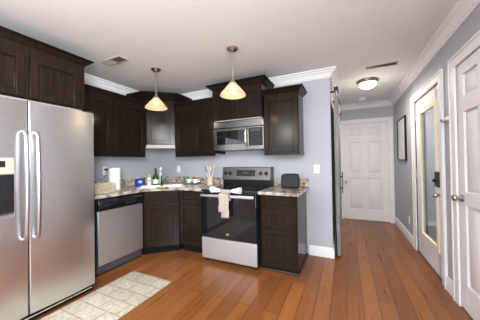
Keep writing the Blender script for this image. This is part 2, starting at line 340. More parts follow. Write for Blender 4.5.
# door_1 : end of the hallway
d = thing('door_1', 'white six panel door at the end of the hallway', 'door', (D1[0], HE, 0), 0, None, 'structure')
w1 = D1[1]-D1[0]
casing(MB(), w1, 2.04, 0.075).build('door_frame', 'trim', d, 0.003)
six_panel(MB(), w1-0.008, 2.025, 0.04).move(Matrix.Translation((0.004, 0.012, 0.012))).build('door_slab', 'doorw', d, 0.003)
knob(d, 0.065, 0.80).location = (0, 0.012, 0)
box(0, w1, 0.0, 0.10, 0, 0.010).build('threshold', 'bronze', d)
# door_2 : glazed door on the right wall (local x runs along -y, front faces -x)
RR = -PI/2
d = thing('door_2', 'white full glass door in the right hallway wall', 'door', (RX, G1, 0), RR, None, 'structure')
w2 = G1-G0
casing(MB(), w2, 2.045).build('door_frame', 'trim', d, 0.003)
b = MB(); x0, x1, z0, z1 = 0.145, w2-0.145, 0.25, 1.90
b.box(0.004, x0+0.02, 0.012, 0.055, 0.012, 2.035); b.box(x1-0.02, w2-0.004, 0.012, 0.055, 0.012, 2.035); b.box(x0, x1, 0.012, 0.055, 0.012, z0+0.02); b.box(x0, x1, 0.012, 0.055, z1-0.02, 2.035)
sl = b.build('door_slab', 'doorw', d)
b = MB(); fw = 0.065
for (a0, a1, c0, c1) in ((x0, x0+fw, z0, z1), (x1-fw, x1, z0, z1), (x0+fw, x1-fw, z0, z0+fw), (x0+fw, x1-fw, z1-fw, z1)): b.box(a0, a1, 0.002, 0.030, c0, c1)
lf = b.build('glazing_frame', 'cream', d, 0.006, 3)
box(x0+fw-0.01, x1-fw+0.01, 0.022, 0.026, z0+fw-0.01, z1-fw+0.01).build('pane', 'glass', lf)
knob(d, w2-0.060, 0.885).location = (0, 0.012, 0)
b = MB(); b.box(w2-0.140, w2-0.025, -0.026, 0.012, 0.965, 1.125); k = tag(b.build('deadbolt_keypad', 'iron', d, 0.010, 3), 'dark blue black keypad lock')
MB().lathe([(0, 0), (0.018, 0), (0.018, -0.012), (0.010, -0.022), (0, -0.022)], (w2-0.118, -0.026, 1.03), 16, 'y').build('thumb_turn', 'black', k)
for z in (0.25, 1.05, 1.83): box(-0.004, 0.014, -0.006, 0.012, z-0.05, z+0.05).build('hinge', 'nickel', d, 0.002)
box(0, w2, -0.005, 0.115, 0, 0.012).build('threshold', 'bronze', d)
# door_3 : near right, six panels
d = thing('door_3', 'white six panel door nearest the camera at right', 'door', (RX, R1, 0), RR, None, 'structure')
w3 = R1-R0
casing(MB(), w3, 2.045).build('door_frame', 'trim', d, 0.003)
six_panel(MB(), w3-0.008, 2.028, 0.04).move(Matrix.Translation((0.004, 0.002, 0.010))).build('door_slab', 'doorw', d, 0.003)
knob(d, 0.065, 0.93).location = (0, 0.002, 0)
box(-0.0, 0.006, 0.0, 0.012, 0.90, 0.96).build('strike_plate', 'nickel', d)
box(w2+0.02, w2+0.055, -0.032, -0.018, 1.94, 1.99).build('contact_sensor', 'white', bpy.data.objects['door_2'], 0.003)
# windows behind the camera
def window(name, label, loc, rz, w, h, n):
    d = thing(name, label, 'window', loc, rz, None, 'structure')
    b = MB(); c = 0.08
    b.box(-c, 0, -0.018, 0, -c, h+c); b.box(w, w+c, -0.018, 0, -c, h+c); b.box(0, w, -0.018, 0, h, h+c); b.box(0, w, -0.018, 0, -c, 0)
    b.build('window_frame', 'trim', d, 0.003)
    b = MB(); e = 0.04
    for i in range(n+1): x = i*w/n; b.box(max(0, x-e/2), min(w, x+e/2), 0.07, 0.10, 0, h)
    for z in (0, h/2-e/2, h-e): b.box(0, w, 0.07, 0.10, z, z+e)
    b.build('sash', 'trim', d); return d
window('window_1', 'wide white framed window in the rear wall', (0.4, REAR, 0.35), PI, 3.3, 2.0, 3)
window('window_2', 'tall white framed window in the right wall near the camera', (RX, WN1, 0.97), RR, WN1-WN0, 1.3, 2)

# ------------------------------------------------------------------ cabinets
def shaker(w, h, t=0.022, s=0.055, raised=False):      # local x 0..w, z 0..h, front y=-t
    b = MB(); s = min(s, h*0.28)
    b.box(0, w, -t*0.22, 0, 0, h)
    b.box(0, s, -t, -t*0.22, 0, h); b.box(w-s, w, -t, -t*0.22, 0, h); b.box(s, w-s, -t, -t*0.22, 0, s); b.box(s, w-s, -t, -t*0.22, h-s, h)
    bead = 0.008
    for (a0, a1, c0, c1) in ((s, s+bead, s, h-s), (w-s-bead, w-s, s, h-s), (s+bead, w-s-bead, s, s+bead), (s+bead, w-s-bead, h-s-bead, h-s)): b.box(a0, a1, -t*0.62, -t*0.22, c0, c1)
    return b
def add_front(root, kind, x0, x1, z0, z1, y=0.0):
    o = shaker(x1-x0, z1-z0).build(kind, 'wood', root, 0.0018); o.location = (x0, y, z0); return o
CROWN = [(0, 0), (0.004, 0), (0.022, 0.022), (0.046, 0.052), (0.066, 0.080), (0.072, 0.082), (0.072, 0.100), (0, 0.100)]
def crown_prof(z, k=1.0): return [(o*k, z+0.1*k-(0.1-h)*k*0.72) for o, h in CROWN]
def wall_cab(label, loc, rz, w, dpt, h, doors, crown=0.8, left=True, right=True, rail=True, e=0.012, gap=0.006, top=0.03):
    r = thing('wall_cabinet', label, 'cabinet', loc, rz)
    b = MB(); b.box(0, w, 0, dpt, 0.012, h+0.03*crown); b.build('body', 'wood', r, 0.0015)
    box(0.018, w-0.018, 0.02, dpt-0.002, 0.0, 0.012).build('underside', 'woodin', r)
    n = doors; dw = (w-2*e-(n-1)*gap)/n
    for i in range(n): add_front(r, 'cabinet_door', e+i*(dw+gap), e+i*(dw+gap)+dw, 0.022, h-top)
    pth = []
    if right: pth.append((w, dpt))
    pth += [(w, 0), (0, 0)]
    if left: pth.append((0, dpt))
    # path runs right to left along the front, so outside (the room) is on its left: flip by mirroring offsets
    b = MB().sweep(pth[::-1], [(o, z) for o, z in crown_prof(h-0.012, crown)]); b.build('crown', 'wood', r)
    if rail: MB().sweep(pth[::-1], [(-0.016, -0.022), (0.006, -0.022), (0.006, 0.012), (-0.016, 0.012)]).build('light_rail', 'wood', r)
    return r
RL = PI/2      # left wall cabinets: local x -> +y, front faces +x
# above the refrigerator
wall_cab('deep dark cabinet above the refrigerator', (-2.42, 0.46, 1.80), RL, 0.925, 0.70, 0.45, 2, 0.85, rail=False, e=0.050, gap=0.035, top=0.058)
# left wall pair above dishwasher
wall_cab('dark two door wall cabinet above the dishwasher', (-2.81, 1.405, 1.375), RL, 1.083, 0.318, 0.765, 2, 0.75, left=False, right=False)
# back wall
wall_cab('dark single door wall cabinet between corner cabinet and microwave', (-2.481, 2.80, 1.375), 0, 0.741, 0.318, 0.765, 2, 0.75, left=False, right=False)
wall_cab('dark raised cabinet directly above the microwave', (-1.735, 2.742, 1.838), 0, 0.752, 0.376, 0.43, 2, 1.0, rail=False)
wall_cab('dark single door wall cabinet right of the microwave', (-0.978, 2.80, 1.360), 0, 0.455, 0.318, 0.755, 1, 0.85, left=False)
# corner diagonal wall cabinet
r = thing('corner_wall_cabinet', 'tall diagonal dark wall cabinet in the kitchen corner', 'cabinet', (LW, BW, 1.505))
A, Bp = (0.330, -0.612), (0.645, -0.330)       # ends of the diagonal face, from the corner
pent = [(0.002, -0.002), (0.002, -0.612), A, Bp, (0.645, -0.002)]
MB().prism(pent, 0.012, 0.775).build('body', 'wood', r, 0.0015)
MB().prism([(0.01, -0.01), (0.01, -0.61), (0.31, -0.61), (0.61, -0.31), (0.61, -0.01)], 0.0, 0.012).build('underside', 'woodin', r)
dl = math.hypot(Bp[0]-A[0], Bp[1]-A[1])
o = shaker(dl-0.03, 0.665).build('cabinet_door', 'wood', r, 0.0018); an = math.atan2(Bp[1]-A[1], Bp[0]-A[0]); o.location = (A[0]+0.015*math.cos(an), A[1]+0.015*math.sin(an), 0.050); o.rotation_euler = (0, 0, an)
MB().sweep([(0.002, -0.612), A, Bp, (0.645, -0.002)], crown_prof(0.700, 1.5)).build('crown', 'wood', r)
MB().sweep([A, Bp], [(-0.02, -0.012), (0.016, -0.012), (0.016, 0.040), (-0.02, 0.040)]).build('light_rail', 'woodin', r)

# base cabinets
ZT, ZB = 0.876, 0.10
r = thing('base_cabinet', 'narrow dark filler between refrigerator and dishwasher', 'cabinet', (-2.52, 1.40, 0), RL)
box(0, 0.148, 0, 0.60, ZB, ZT).build('body', 'wood', r, 0.0015); box(0, 0.148, 0.06, 0.60, 0, ZB).build('toe_kick', 'toe', r)
# diagonal sink base
r = thing('corner_base_cabinet', 'diagonal dark sink cabinet in the kitchen corner', 'cabinet', (LW, BW, 0))
A, Bp = (0.620, -0.925), (0.965, -0.625)
MB().prism([(0.002, -0.002), (0.002, -0.925), A, Bp, (0.965, -0.002)], ZB, ZT).build('body', 'wood', r, 0.0015)
dx, dy = Bp[0]-A[0], Bp[1]-A[1]; dl = math.hypot(dx, dy); ang = math.atan2(dy, dx); ux, uy = dx/dl, dy/dl; nx, ny = uy, -ux
def on_face(s): return (A[0]+ux*s, A[1]+uy*s)
for nm, z0, z1 in (('drawer_front', 0.70, 0.855), ('cabinet_door', 0.13, 0.68)):
    o = shaker(dl-0.05, z1-z0).build(nm, 'wood', r, 0.0018); p = on_face(0.025); o.location = (p[0], p[1], z0); o.rotation_euler = (0, 0, ang)
k = 0.055
MB().prism([(0.004, -0.004), (0.004, -0.92), (A[0]-nx*k, A[1]+0.02), (Bp[0]-nx*k, Bp[1]-ny*k), (0.96, -0.004)], 0.0, ZB).build('toe_kick', 'toe', r)
MB().sweep([(A[0]-nx*k, A[1]-ny*k), (Bp[0]-nx*k, Bp[1]-ny*k)], [(0, 0), (0.014, 0), (0.012, 0.010), (0.0, 0.018)]).build('shoe_moulding', 'wood', r)
# back base, drawer over door
r = thing('base_cabinet', 'dark base cabinet between corner sink cabinet and stove', 'cabinet', (-2.163, 2.515, 0))
w = 0.474
box(0, w, 0, 0.60, ZB, ZT).build('body', 'wood', r, 0.0015)
add_front(r, 'drawer_front', 0.02, w-0.02, 0.70, 0.855); add_front(r, 'cabinet_door', 0.02, w-0.02, 0.13, 0.68)
box(0, w, 0.06, 0.60, 0, ZB).build('toe_kick', 'toe', r)
# drawer base right of the range
r = thing('drawer_cabinet', 'dark three drawer cabinet right of the stove', 'cabinet', (-0.934, 2.500, 0))
w = 0.434
box(0, w, 0, 0.61, 0.035, ZT).build('body', 'wood', r, 0.0015)
for z0, z1 in ((0.722, 0.858), (0.425, 0.708), (0.130, 0.411)): add_front(r, 'drawer_front', 0.015, w-0.015, z0, z1)
box(0.0, w, 0.01, 0.61, 0, 0.035).build('toe_kick', 'toe', r)
MB().sweep([(0, 0), (w, 0), (w, 0.61)], [(0, 0), (0.016, 0), (0.014, 0.010), (0.006, 0.020), (0, 0.020)]).build('shoe_moulding', 'wood', r)

# ------------------------------------------------------------------ countertops
r = thing('countertop', 'speckled beige granite countertop around the corner sink', 'countertop', (LW, BW, 0))
x1, yb = 0.670, -0.670
poly = [(0, 0), (0, -1.72), (x1, -1.72), (x1, -0.945), (0.985, yb), (1.440, yb), (1.440, 0)]
slab = MB().prism(poly, ZT, 0.914).build('slab', 'granite', r, 0.005, 2)
SC = Vector((0.665, -0.640)); 
def rotbox(b, cx, cy, hx, hy, z0, z1, ang=PI/4):
    c, s = math.cos(ang), math.sin(ang)
    return b.prism([(cx+c*x-s*y, cy+s*x+c*y) for x, y in ((-hx, -hy), (hx, -hy), (hx, hy), (-hx, hy))], z0, z1)
cut = rotbox(MB(), SC.x, SC.y, 0.30, 0.20, 0.6, 1.0).build('hole', 'granite', r)
bm_ = slab.modifiers.new('Hole', 'BOOLEAN'); bm_.object = cut; bm_.operation = 'DIFFERENCE'; bm_.solver = 'EXACT'
slab.modifiers.move(1, 0)
bpy.context.view_layer.update()
dg = bpy.context.evaluated_depsgraph_get(); me = bpy.data.meshes.new_from_object(slab.evaluated_get(dg))
slab.modifiers.clear(); slab.data = me
bpy.data.objects.remove(cut)
b = MB(); b.box(0, 0.02, -1.72, 0, 0.914, 1.015); b.box(0.02, 1.440, -0.02, 0, 0.914, 1.015); b.build('backsplash', 'granite', r, 0.003)
# the sink base body must not fill the bowls: basins hang inside the rim only
r2 = thing('countertop', 'short speckled granite countertop under the black toaster', 'countertop', (-0.935, BW, 0))
box(0, 0.469, -0.705, 0, ZT, 0.914).build('slab', 'granite', r2, 0.005)
box(0, 0.469, -0.02, 0, 0.914, 1.015).build('backsplash', 'granite', r2, 0.003)

# sink
r = thing('sink', 'white double bowl corner sink set in the granite', 'sink', (LW+SC.x, BW+SC.y, 0.914), PI/4)
b = MB(); hx, hy, e = 0.325, 0.225, 0.032
for (a0, a1, c0, c1) in ((-hx, hx, -hy, -hy+e+0.02), (-hx, hx, hy-e-0.02, hy), (-hx, -hx+e, -hy+e, hy-e), (hx-e, hx, -hy+e, hy-e), (-0.018, 0.018, -hy+e, hy-e)): b.box(a0, a1, c0, c1, 0.0005, 0.007)
b.build('rim', 'ceramic', r, 0.002, 2)
for sx in (-1, 1):
    cx = sx*0.1555; b = MB(); a, c = 0.138, 0.174
    top = [(cx-a, -c), (cx+a, -c), (cx+a, c), (cx-a, c)]; bot = [(cx-a*.9, -c*.9), (cx+a*.9, -c*.9), (cx+a*.9, c*.9), (cx-a*.9, c*.9)]
    V0 = [b.bm.verts.new((x, y, 0.004)) for x, y in top]; V1 = [b.bm.verts.new((x, y, -0.03)) for x, y in bot]
    for q in range(4): b.bm.faces.new((V0[q], V0[(q+1) % 4], V1[(q+1) % 4], V1[q]))
    b.bm.faces.new(V1); b.build('basin', 'ceramic', r)

# ------------------------------------------------------------------ refrigerator
r = thing('refrigerator', 'stainless side by side refrigerator at far left', 'refrigerator', (-2.26, 0.47, 0), RL)
FW, FS = 0.912, 0.402
box(0.005, FW-0.005, 0.075, 0.80, 0.03, 1.755).build('body', 'greyplas', r, 0.004)
def fdoor(x0, x1, hole=None):
    b = MB(); n = 8; bulge = 0.012
    pts = [(x0, 0.065), (x0, 0.010)] + [(x0+0.006+(x1-x0-0.012)*i/n, 0.004-bulge*(1-(2*i/n-1)**2)) for i in range(n+1)] + [(x1, 0.010), (x1, 0.065)]
    return b.prism(pts, 0.085, 1.760)
d1 = fdoor(0.0, FS-0.003).build('freezer_door', 'steel', r, 0.003)
d2 = fdoor(FS+0.003, FW).build('fridge_door', 'steel', r, 0.003)
def fhandle(x, par):
    z0, z1, yo = 0.68, 1.52, -0.046
    pts = [(x, 0.0, z1), (x, -0.030, z1-0.006), (x, -0.042, z1-0.030)] + [(x, yo-0.012*math.sin(PI*i/12), z1-0.06-(z1-z0-0.12)*i/12) for i in range(13)] + [(x, -0.042, z0+0.030), (x, -0.030, z0+0.006), (x, 0.0, z0)]
    MB().tube(pts, 0.0135, 14).build('handle', 'steel3', par)
fhandle(FS-0.030, d1); fhandle(FS+0.042, d2)
b = MB(); dx0, dx1 = 0.075, 0.322
disp = box(dx0, dx1, -0.014, 0.004, 0.86, 1.325).build('dispenser', 'steel', d1, 0.006, 3)
box(dx0+0.012, dx1-0.012, -0.019, -0.010, 1.195, 1.313).build('control_panel', 'bezel', disp, 0.003)
box(dx0+0.06, dx1-0.06, -0.0205, -0.018, 1.245, 1.290).build('display', 'black', disp)
b = MB(); b.box(dx0+0.012, dx1-0.012, -0.016, -0.010, 0.905, 1.190); b.build('cavity', 'blackglass', disp)
MB().lathe([(0, 0), (0.016, 0), (0.022, 0.05), (0, 0.05)], ((dx0+dx1)/2, -0.022, 1.10), 14).build('spout', 'black', disp)
box(dx0+0.02, dx1-0.02, -0.030, -0.010, 0.895, 0.908).build('drip_tray', 'greyplas', disp, 0.002)
b = MB(); b.box(0.01, FW-0.01, 0.030, 0.075, 0.02, 0.080); b.build('grille', 'toe', r, 0.003)
box(0.02, FW-0.02, 0.020, 0.032, 0.045, 0.058).build('grille_trim', 'steel2', r, 0.002)
for x in (0.06, FW-0.06):
    b = MB(); b.lathe([(0, -0.02), (0.022, -0.02), (0.022, 0.02), (0, 0.02)], (x, 0.055, 0.0225), 14, 'x'); b.build('roller', 'greyplas', r)
for x in (0.03, FW-0.03): box(x-0.025, x+0.025, 0.02, 0.09, 1.758, 1.775).build('hinge_cover', 'greyplas', r, 0.004)

# ------------------------------------------------------------------ dishwasher
r = thing('dishwasher', 'stainless dishwasher with black control strip', 'dishwasher', (-2.50, 1.555, 0), RL)
DW = 0.610
box(0.004, DW-0.004, 0.03, 0.58, 0.02, 0.868).build('tub', 'greyplas', r)
d = box(0.004, DW-0.004, 0.0, 0.03, 0.115, 0.722).build('door', 'steel4', r, 0.004)
b = MB(); b.extr([(0.004, 0.03, 0.728), (0.004, -0.004, 0.728), (0.004, -0.016, 0.745), (0.004, -0.016, 0.800), (0.004, -0.004, 0.835), (0.004, -0.004, 0.868), (0.004, 0.03, 0.868)], (DW-0.008, 0, 0))
cp = b.build('control_panel', 'blackglass', r, 0.003)
n = 16
pts = [(0.20+0.36*i/n, -0.016-0.012*math.sin(PI*i/n), 0.812+0.012*math.sin(PI*i/n)) for i in range(n+1)]
MB().tube(pts, 0.007, 8).build('handle', 'black', cp)
box(0.055, 0.125, -0.0185, -0.015, 0.768, 0.780).build('badge', 'steel2', cp)
for i in range(5): box(0.34+0.03*i, 0.355+0.03*i, -0.018, -0.015, 0.765, 0.778).build('button', 'greyplas', cp)
box(0.01, DW-0.01, 0.045, 0.09, 0.0, 0.112).build('toe_kick', 'toe', r)

# ------------------------------------------------------------------ range
r = thing('range', 'freestanding stainless electric stove with black glass', 'stove', (-1.685, 2.37, 0))
RWD = 0.748
box(0.003, RWD-0.003, 0.03, 0.72, 0.03, 0.895).build('body', 'black', r)
box(0.0, RWD, 0.0, 0.03, 0.055, 0.315).build('drawer', 'steel4', r, 0.004)
b = MB(); b.box(0.0, RWD, -0.004, 0.03, 0.325, 0.872); od = b.build('oven_door', 'blackglass', r, 0.005)
box(0.09, RWD-0.09, -0.0055, -0.003, 0.42, 0.76).build('oven_window', 'blackglass', od, 0.001)
b = MB(); b.box(0.012, RWD-0.012, -0.052, -0.030, 0.832, 0.868); hd = b.build('handle', 'steel', od, 0.008, 3)
for x in (0.03, RWD-0.05): box(x, x+0.02, -0.032, 0.0, 0.838, 0.862).build('handle_bracket', 'steel', od, 0.002)
MB().lathe([(0, 0), (0.013, 0), (0.013, -0.002), (0, -0.002)], (RWD/2, -0.004, 0.385), 18, 'y', sx=1.6).build('badge', 'steel2', od)
ct = box(-0.002, RWD+0.002, -0.010, 0.70, 0.895, 0.918).build('cooktop', 'blackglass', r, 0.006, 3)
for (x, y, q) in ((0.20, 0.17, 0.105), (0.56, 0.17, 0.085), (0.20, 0.42, 0.075), (0.56, 0.42, 0.105)):
    b = MB(); b.lathe([(q-0.004, 0.9183), (q-0.004, 0.9187), (q, 0.9187), (q, 0.9183), (q-0.004, 0.9183)], (x, y, 0), 36); b.build('burner_ring', 'greyplas', ct)
b = MB(); b.extr([(0, 0.575, 0.918), (0, 0.560, 0.99), (0, 0.560, 1.00), (0, 0.70, 1.00), (0, 0.70, 0.918)], (RWD, 0, 0)); b.build('guard_base', 'black', r, 0.002)
b = MB(); b.extr([(0, 0.535, 1.000), (0, 0.560, 1.182), (0, 0.70, 1.182), (0, 0.70, 1.000)], (RWD, 0, 0)); bg = b.build('backguard', 'steelrefl2', r, 0.006, 3)
def yg(z): return 0.535 + (z-1.0)*0.025/0.182
b = MB(); b.extr([(0.235, yg(1.055)-0.003, 1.055), (0.235, yg(1.14)-0.003, 1.14), (0.235, yg(1.14)+0.004, 1.14), (0.235, yg(1.055)+0.004, 1.055)], (0.29, 0, 0)); cpn = b.build('control_panel', 'black', bg)
box(0.335, 0.425, yg(1.11)-0.006, yg(1.11)-0.002, 1.085, 1.12).build('display', 'display', cpn)
for i in range(3):
    for x in (0.255+0.024*i, 0.45+0.024*i): box(x, x+0.016, yg(1.085)-0.0055, yg(1.085)-0.002, 1.078, 1.090).build('button', 'greyplas', cpn)
for x in (0.055, 0.130, 0.605, 0.685):
    MB().lathe([(0, 0.004), (0.027, 0.004), (0.026, -0.006), (0.021, -0.010), (0.019, -0.030), (0, -0.031)], (x, yg(1.095), 1.095), 20, 'y').build('knob', 'black', bg)
for x in (0.04, RWD-0.04):
    for y in (0.07, 0.66): MB().lathe([(0, 0.0), (0.02, 0.0), (0.016, 0.03), (0, 0.03)], (x, y, 0), 12).build('foot', 'black', r)

# ------------------------------------------------------------------ microwave
r = thing('microwave', 'stainless microwave mounted above the stove', 'microwave', (-1.712, 2.715, 1.425))
MW, MH = 0.757, 0.405
box(0, MW, 0.03, 0.40, 0.0, MH).build('body', 'steelrefl', r, 0.004)
box(0.0, MW, 0.0, 0.032, MH-0.105, MH).build('vent_panel', 'steelrefl', r, 0.012, 4)
b = MB(); x1 = 0.525
b.box(0, x1, 0, 0.03, 0.0, 0.075); b.box(0, x1, 0, 0.03, 0.268, 0.296); b.box(0, 0.045, 0, 0.03, 0.075, 0.268); b.box(x1-0.022, x1, 0, 0.03, 0.075, 0.268)
md = b.build('door', 'steelrefl', r)
box(0.04, x1-0.018, 0.006, 0.02, 0.07, 0.272).build('window', 'blackglass', md)
MB().tube([(x1-0.006, 0.004, 0.285), (x1-0.006, -0.030, 0.275), (x1-0.006, -0.038, 0.25)] + [(x1-0.006, -0.040, 0.25-0.16*i/6) for i in range(1, 7)] + [(x1-0.006, -0.030, 0.065), (x1-0.006, 0.004, 0.055)], 0.012, 12).build('handle', 'steel2', md)
b = MB(); b.box(x1+0.003, MW, 0.0, 0.03, 0.0, 0.045); b.box(MW-0.013, MW, 0.0, 0.03, 0.045, 0.296); b.box(x1+0.003, MW-0.013, 0.0, 0.03, 0.283, 0.296); b.build('panel_frame', 'steelrefl', r)
cp = box(x1+0.020, MW-0.013, 0.002, 0.03, 0.045, 0.283).build('control_panel', 'black', r)
box(x1+0.045, MW-0.045, 0.0, 0.004, 0.235, 0.270).build('display', 'display', cp)
for i in range(4):
    for j in range(3): box(x1+0.045+0.046*j, x1+0.082+0.046*j, 0.001, 0.004, 0.06+0.04*i, 0.088+0.04*i).build('button', 'iron', cp)
box(0.05, 0.22, 0.05, 0.30, -0.004, 0.001).build('filter', 'greyplas', r); box(0.50, 0.67, 0.05, 0.30, -0.004, 0.001).build('filter', 'greyplas', r)

# ------------------------------------------------------------------ pendants, ceiling fixtures
def pendant():
    r = thing('pendant_lamp', 'brushed nickel pendant with cone glass shade nearer the kitchen corner', 'pendant lamp', (-2.141, 2.075, ZC), 0, 'cone pendant lamps over the kitchen')
    MB().lathe([(0, 0), (0.060, 0), (0.060, -0.008), (0.048, -0.022), (0.018, -0.034), (0.008, -0.040), (0, -0.040)], n=28).build('canopy', 'nickel', r)
    MB().tube([(0, 0, -0.036), (0, 0, -0.300)], 0.006, 8).build('stem', 'nickel', r)
    MB().lathe([(0, -0.290), (0.010, -0.290), (0.014, -0.315), (0.020, -0.345), (0.030, -0.362), (0.032, -0.372), (0, -0.372)], n=20).build('socket', 'nickel', r)
    o = MB().lathe([(0.028, -0.356), (0.052, -0.390), (0.090, -0.434), (0.124, -0.474), (0.133, -0.490), (0.130, -0.496)], n=40).build('lamp_shade', 'shade', r, solid=0.004)
    b = MB().lathe([(0, -0.372), (0.013, -0.372), (0.014, -0.392), (0.026, -0.415), (0.030, -0.435), (0.024, -0.455), (0, -0.465)], n=18).build('bulb', 'bulb', r)
    return r
p1 = pendant()
p2 = copy_tree(p1); p2.location = (-1.05, 2.056, ZC); p2['label'] = 'brushed nickel pendant with cone glass shade in front of the microwave'
for p in (p1, p2): bulb('pendant_light', (p.location.x, p.location.y, ZC-0.475), 2.3, (1.0, 0.80, 0.55), 0.04)
r = thing('ceiling_light', 'round flush ceiling light in the hallway', 'ceiling light', (0.30, 3.82, ZC))
MB().lathe([(0, 0), (0.135, 0), (0.146, -0.012), (0.143, -0.026), (0.120, -0.044), (0.110, -0.044), (0, -0.036)], n=40).build('pan', 'bronze', r)
MB().lathe([(0.124, -0.040), (0.118, -0.066), (0.098, -0.094), (0.062, -0.116), (0.025, -0.126), (0, -0.128)], n=40).build('glass_bowl', 'bowl', r)
MB().lathe([(0, -0.122), (0.010, -0.127), (0.008, -0.140), (0, -0.144)], n=14).build('finial', 'bronze', r)
l = area('hall_light', (0.30, 3.82, ZC-0.155), (0, 0, 0), 0.22, 0.22, 14, (1.0, 0.91, 0.80)); l.data.shape = 'DISK'
bulb('hall_glow', (0.30, 3.82, ZC-0.30), 3.0, (1.0, 0.91, 0.80), 0.10)
r = thing('ceiling_light', 'ceiling light added to brighten the entry behind the glass door', 'ceiling light', (1.30, 4.05, ZC))  # added lamp, out of view, to brighten the entry beyond the glass
MB().lathe([(0, 0), (0.13, 0), (0.13, -0.03), (0, -0.03)], n=28).build('pan', 'nickel', r)
MB().lathe([(0.12, -0.03), (0.10, -0.07), (0.05, -0.09), (0, -0.095)], n=28).build('glass_bowl', 'bowl', r)
bulb('entry_fill_light', (1.30, 4.05, ZC-0.2), 60, (1.0, 0.95, 0.90), 0.1)
tag(MB().lathe([(0, 0), (0.062, 0), (0.064, -0.012), (0.058, -0.030), (0.040, -0.038), (0, -0.038)], n=28).build('smoke_detector', 'white', loc=(0.285, 4.87, ZC)), 'round white smoke detector behind the hallway light', 'smoke detector')
# ceiling registers
r = thing('ceiling_vent', 'small rectangular vent in the kitchen ceiling above dishwasher', 'vent', (-2.385, 1.688, ZC))
b = MB(); hx, hy = 0.165, 0.062
b.box(-hx, hx, -hy, -hy+0.018, -0.008, 0); b.box(-hx, hx, hy-0.018, hy, -0.008, 0); b.box(-hx, -hx+0.018, -hy+0.018, hy-0.018, -0.008, 0); b.box(hx-0.018, hx, -hy+0.018, hy-0.018, -0.008, 0); b.box(-0.006, 0.006, -hy+0.018, hy-0.018, -0.008, 0)
b.build('frame', 'bezel', r, 0.002)
box(-hx+0.018, hx-0.018, -hy+0.018, hy-0.018, -0.0015, 0).build('backing', 'greyplas', r)
b = MB()
for i in range(9):
    for s, x0 in ((-1, -hx+0.022), (1, 0.012)):
        x = x0+0.0145*i; b.extr([(x, -hy+0.018, -0.001), (x+0.002, -hy+0.018, -0.001), (x+0.002+s*0.010, -hy+0.018, -0.009), (x+s*0.010, -hy+0.018, -0.009)], (0, 2*hy-0.036, 0))
b.build('louvres', 'bezel', r)
r = thing('ceiling_vent', 'long narrow dark vent slot in the hallway ceiling', 'vent', (0.41, 3.285, ZC))
b = MB(); hx, hy = 0.172, 0.048
b.box(-hx, hx, -hy, -hy+0.010, -0.007, 0); b.box(-hx, hx, hy-0.010, hy, -0.007, 0); b.box(-hx, -hx+0.010, -hy+0.010, hy-0.010, -0.007, 0); b.box(hx-0.010, hx, -hy+0.010, hy-0.010, -0.007, 0)
b.build('frame', 'bezel', r, 0.002); box(-hx+0.01, hx-0.01, -hy+0.01, hy-0.01, -0.0015, 0).build('backing', 'iron', r)
b = MB()
for i in range(3): y = -0.022+0.019*i; b.box(-hx+0.01, hx-0.01, y, y+0.0025, -0.006, -0.001)
b.build('louvres', 'bronze', r)

# ------------------------------------------------------------------ barn door and track
r = thing('barn_door', 'weathered grey sliding barn door on the hallway wall', 'barn door', (-0.130, 3.16, 0))
BD = 0.93
b = MB()
for i in range(7): y = BD*i/7; b.box(0.006, 0.030, y+0.0015, y+BD/7-0.0015, 0.025, 2.10)
b.build('planks', 'barn', r)
b = MB()
for (y0, y1, z0, z1) in ((0, 0.12, 0.02, 2.105), (BD-0.12, BD, 0.02, 2.105), (0.12, BD-0.12, 0.02, 0.18), (0.12, BD-0.12, 1.0, 1.13), (0.12, BD-0.12, 1.97, 2.105)): b.box(0.030, 0.042, y0, y1, z0, z1); b.box(0.0, 0.006, y0, y1, z0, z1)
b.build('frame_boards', 'barn', r, 0.002)
b = MB(); hz0, hz1, hy_ = 0.80, 1.10, 0.30
b.box(0.066, 0.078, hy_-0.012, hy_+0.012, hz0, hz1); b.box(0.042, 0.066, hy_-0.010, hy_+0.010, hz0+0.06, hz0+0.08); b.box(0.042, 0.066, hy_-0.010, hy_+0.010, hz1-0.08, hz1-0.06)
b.build('pull_handle', 'iron', r, 0.003)
for y in (0.10, BD-0.10):
    b = MB(); b.box(0.042, 0.048, y-0.02, y+0.02, 1.86, 2.16); b.lathe([(0, 0), (0.045, 0), (0.045, 0.016), (0, 0.016)], (0.030, y, 2.205), 22, 'x'); b.box(0.042, 0.048, y-0.02, y+0.02, 2.16, 2.22); b.build('hanger', 'iron', r)
r = thing('barn_door_track', 'black steel track above the grey barn door', 'track', (EX, 3.20, 2.155))
box(0.056, 0.064, -0.06, 1.75, -0.008, 0.032).build('rail', 'iron', r, 0.002)
for y in (0.0, 0.55, 1.10, 1.65): MB().tube([(0, y, 0.012), (0.057, y, 0.012)], 0.011, 12).build('standoff', 'iron', r)
for y in (-0.045, 1.735): box(0.046, 0.098, y-0.012, y+0.012, 0.015, 0.06).build('end_stop', 'iron', r, 0.003)

